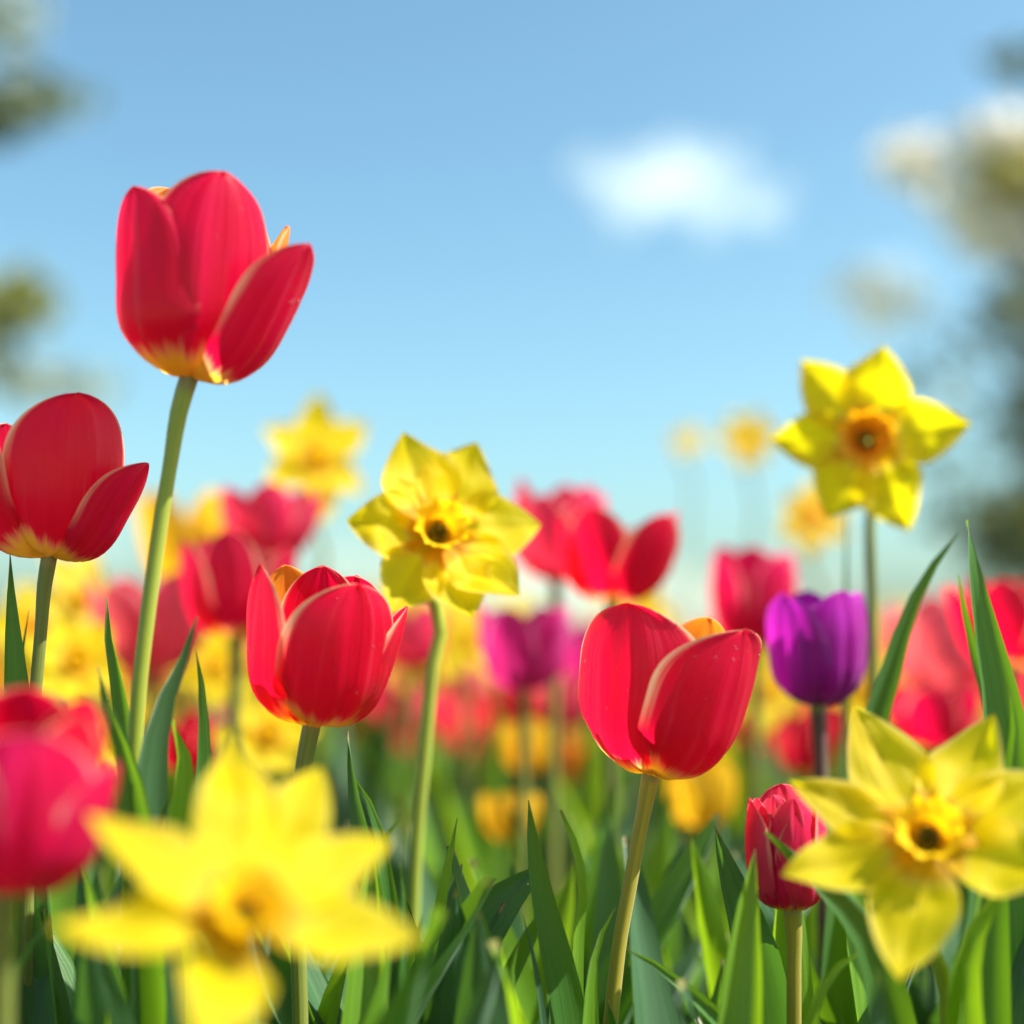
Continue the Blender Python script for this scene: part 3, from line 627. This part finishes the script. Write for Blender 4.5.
# ------------------------------------------------------------------ rows of flowers filling the back of the bed
def bloom_proto(mat, seed, single):
    rg = random.Random(seed); Hh = .056; hz = .21
    stem = MB(); tube(stem, [Vector((0, 0, 0)), Vector((.006, .004, hz * .5)), Vector((0, 0, hz))], .0034, .003, 'stem', n=8, ns=6)
    lv = []
    for i in range(2):
        a = rg.uniform(0, 6.28); dv = Vector((math.cos(a), math.sin(a), 0)); L = rg.uniform(.12, .19)
        mb = MB(); leaf_into(mb, [Vector((0, 0, 0)), dv * .02 + Vector((0, 0, L * .5)), dv * .05 + Vector((0, 0, L))], .026, ['leaf', 'leaf_blue', 'leaf_lime'][rg.randrange(3)], side=Vector((-dv.y, dv.x, 0)), n=10, nu=4, seed=seed + i); lv.append(mb)
    pt = []
    for i, pq in enumerate(std_petals(rg, Hh, .044, rg.uniform(2, 14))):
        mb = MB(); pq = dict(pq); h_, w_ = pq.pop('H'), pq.pop('W'); petal_into(mb, h_, w_, mat, belly=.56, seed=seed + i, nu=8, nv=10, **pq); mb.xf(Matrix.Translation((0, 0, hz))); pt.append(mb)
    return stem, lv, pt
def daff_proto(mat, cmat, seed):
    rg = random.Random(seed); hz = .25; tilt = Matrix.Translation((0, -.02, hz)) @ Matrix.Rotation(R(78), 4, 'X')
    stem = MB(); tube(stem, [Vector((0, 0, 0)), Vector((.004, .006, hz * .6)), Vector((0, .004, hz - .01)), Vector((0, -.004, hz)), Vector((0, -.02, hz))], .0028, .0024, 'stem', n=12, ns=6)
    lv = []
    for i in range(2):
        a = rg.uniform(0, 6.28); dv = Vector((math.cos(a), math.sin(a), 0)); L = rg.uniform(.14, .2)
        mb = MB(); leaf_into(mb, [Vector((0, 0, 0)), dv * .015 + Vector((0, 0, L * .5)), dv * .05 + Vector((0, 0, L))], .012, 'leaf', side=Vector((-dv.y, dv.x, 0)), n=10, nu=4, seed=seed + i); lv.append(mb)
    pt = []
    for i in range(6):
        mb = MB(); tepal_into(mb, i * 60 + rg.uniform(-6, 6), rg.uniform(.034, .041), .027, mat, curl=rg.uniform(-.1, .15), twist=rg.uniform(-.3, .3), seed=seed + i, nu=8, nv=10, r0=.005); mb.xf(tilt); pt.append(mb)
    co = MB(); corona_into(co, .0105, .012, cmat, seed, ns=30, nv=8); co.xf(tilt)
    return stem, lv, pt, co
def merge(mbs):
    o = MB()
    for b in mbs:
        k0 = len(o.v); o.v += b.v; o.uv += b.uv
        for mname in b.mats:
            if mname not in o.mats: o.mats.append(mname)
        o.f += [tuple(k0 + i for i in f) for f in b.f]; o.mi += [o.mats.index(b.mats[i]) for i in b.mi]
    return o
KINDS = {'red': ('red', 'clear red'), 'crimson': ('crimson', 'crimson'), 'pink': ('pink', 'hot pink'), 'rose': ('rose', 'pale rose'), 'magenta': ('magenta', 'magenta'), 'golden': ('golden', 'golden yellow'), 'orange': ('orange', 'orange')}
protos = {}
NF = 0
def place_back(kind, loc, rz, s, far):
    key = (kind, far, rnd.randrange(2)); nm = 'daffodil' if kind in ('yellow', 'lemon') else 'tulip'
    cname = {'yellow': 'bright yellow', 'lemon': 'pale yellow'}.get(kind) or KINDS[kind][1]
    label = ('blurred %s %s, one of the small far ones at the back of the bed' if far else 'soft %s %s among the leaves in the middle rows of the bed') % (cname, nm)
    group = '%s %ss %s' % (cname, nm, 'at the back of the bed' if far else 'in the middle rows')
    if key in protos:
        o = protos[key]
        copy_thing(o, loc, rz, s) if not far else None
        if far:
            c = o.copy(); COL.objects.link(c); c.location = loc; c.rotation_euler = (0, 0, rz); c.scale = (s,) * 3
        return
    sd = sum(map(ord, kind)) + key[2] * 17
    if nm == 'tulip': st, lv, pt = bloom_proto(kind, sd, far); ex = []
    else: st, lv, pt, co = daff_proto(kind, 'corona' if key[2] else 'corona_orange', sd); ex = [co]
    if far:
        o = merge([st] + lv + pt + ex).build(nm); tag(o, label, nm, group); o.location = loc
    else:
        o = thing(nm, loc, label, nm, group); st.build('stem', o)
        for b in lv: b.build('leaf', o)
        for b in pt: b.build('petal', o)
        for b in ex: b.build('corona', o)
    o.rotation_euler = (0, 0, rz); o.scale = (s,) * 3
    protos[key] = o
bag = ['red'] * 4 + ['crimson'] * 4 + ['pink'] * 6 + ['rose'] * 6 + ['magenta'] * 3 + ['golden'] * 3 + ['orange'] * 2 + ['yellow'] * 9 + ['lemon'] * 6
used = []
def free(x, y, gap):
    for a, b in used:
        if (a - x) ** 2 + (b - y) ** 2 < gap * gap: return False
    used.append((x, y)); return True
n = 0
while n < 84:
    y = rnd.uniform(1.12, 1.85); x = rnd.uniform(-1, 1) * (.40 * y + .06)
    if not free(x, y, .06): continue
    kd = rnd.choice(bag); s = rnd.uniform(.95, 1.36)
    place_back(kd, Vector((x, y, -.002)), rnd.uniform(-.7, .7), s, False); n += 1
n = 0
while n < 300:
    y = 1.85 + 4.4 * rnd.random() ** 1.25; x = rnd.uniform(-1, 1) * (.40 * y + .1)
    if not free(x, y, .066): continue
    place_back(rnd.choice(bag), Vector((x, y, -.002)), rnd.uniform(-.9, .9) + .35, rnd.uniform(.95, 1.5), True); n += 1

# ------------------------------------------------------------------ leaf tufts and low ground cover
def tuft_proto(seed):
    rg = random.Random(seed); out = []
    for i in range(rg.randint(3, 5)):
        a = rg.uniform(0, 6.28); dv = Vector((math.cos(a), math.sin(a), 0)); L = rg.uniform(.14, .235); sp_ = rg.uniform(.015, .075)
        mb = MB(); leaf_into(mb, [dv * .006, dv * (.01 + sp_ * .35) + Vector((0, 0, L * .55)), dv * (sp_ + .012) + Vector((0, 0, L))], rg.uniform(.018, .042), rg.choice(['leaf', 'leaf_blue', 'leaf_lime', 'leaf', 'leaf_blue']),
                             side=Vector((-dv.y, dv.x, 0)), twist=rg.uniform(-.9, .9), n=16, nu=6, seed=seed * 3 + i, fold=rg.uniform(.3, .8)); out.append(mb)
    return out
tp_ = []
for i in range(9):
    o = thing('leaf_tuft', Vector((0, 0, 0)), 'tuft of upright tulip leaves without a flower, one of many filling the bed', 'leaves', 'flowerless leaf tufts filling the bed')
    for b in tuft_proto(100 + i): b.build('leaf', o)
    tp_.append(o)
spots = []
used = []
while len(spots) < 190:
    y = .60 + 1.3 * rnd.random() ** 1.2; x = rnd.uniform(-1, 1) * (.40 * y + .04)
    if free(x, y, .045): spots.append((x, y))
for i, (x, y) in enumerate(spots):
    s = rnd.uniform(.85, 1.12) + .30 * smooth((y - .75) / .5); loc = Vector((x, y, -.003))
    if i < 9: o = tp_[i]; o.location = loc; o.rotation_euler = (0, 0, rnd.uniform(0, 6.28)); o.scale = (s,) * 3
    else: copy_thing(tp_[i % 9], loc, rnd.uniform(0, 6.28), s)
used = []; k = 0
while k < 64:
    y = rnd.uniform(.43, .68); x = rnd.uniform(-1, 1) * (.38 * y + .02)
    if not free(x, y, .026): continue
    top = CAM.z + y * (math.tan(PITCH) - (rnd.uniform(800, 960) - 512) / F)          # stays below the flowers
    copy_thing(tp_[k % 9], Vector((x, y, -.003)), rnd.uniform(0, 6.28), max(.5, min(1.15, top / .20))); k += 1
gc = MB()
for i in range(5200):
    y = .36 + 4.5 * rnd.random() ** 1.9; x = rnd.uniform(-1, 1) * (.42 * y + .12)
    a = rnd.uniform(0, 6.28); dv = Vector((math.cos(a), math.sin(a), 0)); L = rnd.uniform(.05, .125 if y < .6 else .15); b0 = Vector((x, y, -.002))
    leaf_into(gc, [b0, b0 + dv * .012 + Vector((0, 0, L * .55)), b0 + dv * rnd.uniform(.01, .06) + Vector((0, 0, L))], rnd.uniform(.006, .018), rnd.choice(['leaf', 'leaf_blue', 'leaf_lime']), side=Vector((-dv.y, dv.x, 0)), n=6, nu=2, seed=i % 40)
tag(gc.build('ground_cover'), 'low green leaves covering the soil under the flowers', 'leaves', None, 'stuff')

def dew(host, n, seed, rmin, rmax, vmin=.3, urange=(0, 1)):
    """water beads sitting on the outside of one petal or leaf"""
    rg = random.Random(seed); me = host.data; mb = MB(); mb.mats = ['dew']; ul = me.uv_layers[0].data; k = 0
    polys = [p for p in me.polygons if vmin < ul[p.loop_start].uv[1] < .93 and urange[0] <= ul[p.loop_start].uv[0] <= urange[1]]
    eye = host.matrix_basis.inverted() @ (CAM - host.parent.location)
    while k < n:
        p = rg.choice(polys); c = p.center.copy(); nn = p.normal.copy()
        if nn.dot(eye - c) < 0: nn = -nn
        t1 = nn.orthogonal().normalized(); t2 = nn.cross(t1)
        c += t1 * rg.uniform(-.0012, .0012) + t2 * rg.uniform(-.0012, .0012); r_ = rmin + (rmax - rmin) * rg.random() ** 2.5; rows = []
        for i in range(6):
            th = (math.pi * .62) * i / 5; rows.append([(c + (t1 * math.cos(f / 8 * 6.28318) * math.sin(th) + t2 * math.sin(f / 8 * 6.28318) * math.sin(th)) * r_ + nn * (math.cos(th) * r_ * .8 + r_ * .25), f / 8, i / 5) for f in range(9)])
        mb.grid(rows, 'dew'); k += 1
    o = mb.build('dew', host); o['kind'] = 'stuff'
byl = {o.get('label'): o for o in bpy.data.objects if o.get('label')}
for key, picks in {'sharp red tulip right of centre, two front petals parting in a V': [(0, 26, .3), (1, 46, .3)], 'tallest red tulip on a long green stem against the sky, one petal open': [(3, 24, .4), (1, 12, .4)],
                   'open gold rimmed red tulip above the big blurred daffodil in front': [(0, 16, .4)]}.items():
    pts_ = [c for c in byl[key].children if c.name.startswith('petal')]
    pts_.sort(key=lambda c: int(c.name.split('.')[1]) if '.' in c.name else 0)
    for i, n_, v_ in picks: dew(pts_[i], n_, i + n_, .00012, .0004, v_)
for key in ('tallest red tulip on a long green stem against the sky, one petal open', 'sharp red tulip right of centre, two front petals parting in a V'):
    for i, c in enumerate([c for c in byl[key].children if c.name.startswith('leaf')][:4]): dew(c, 22, 70 + i, .00012, .00042, .45)
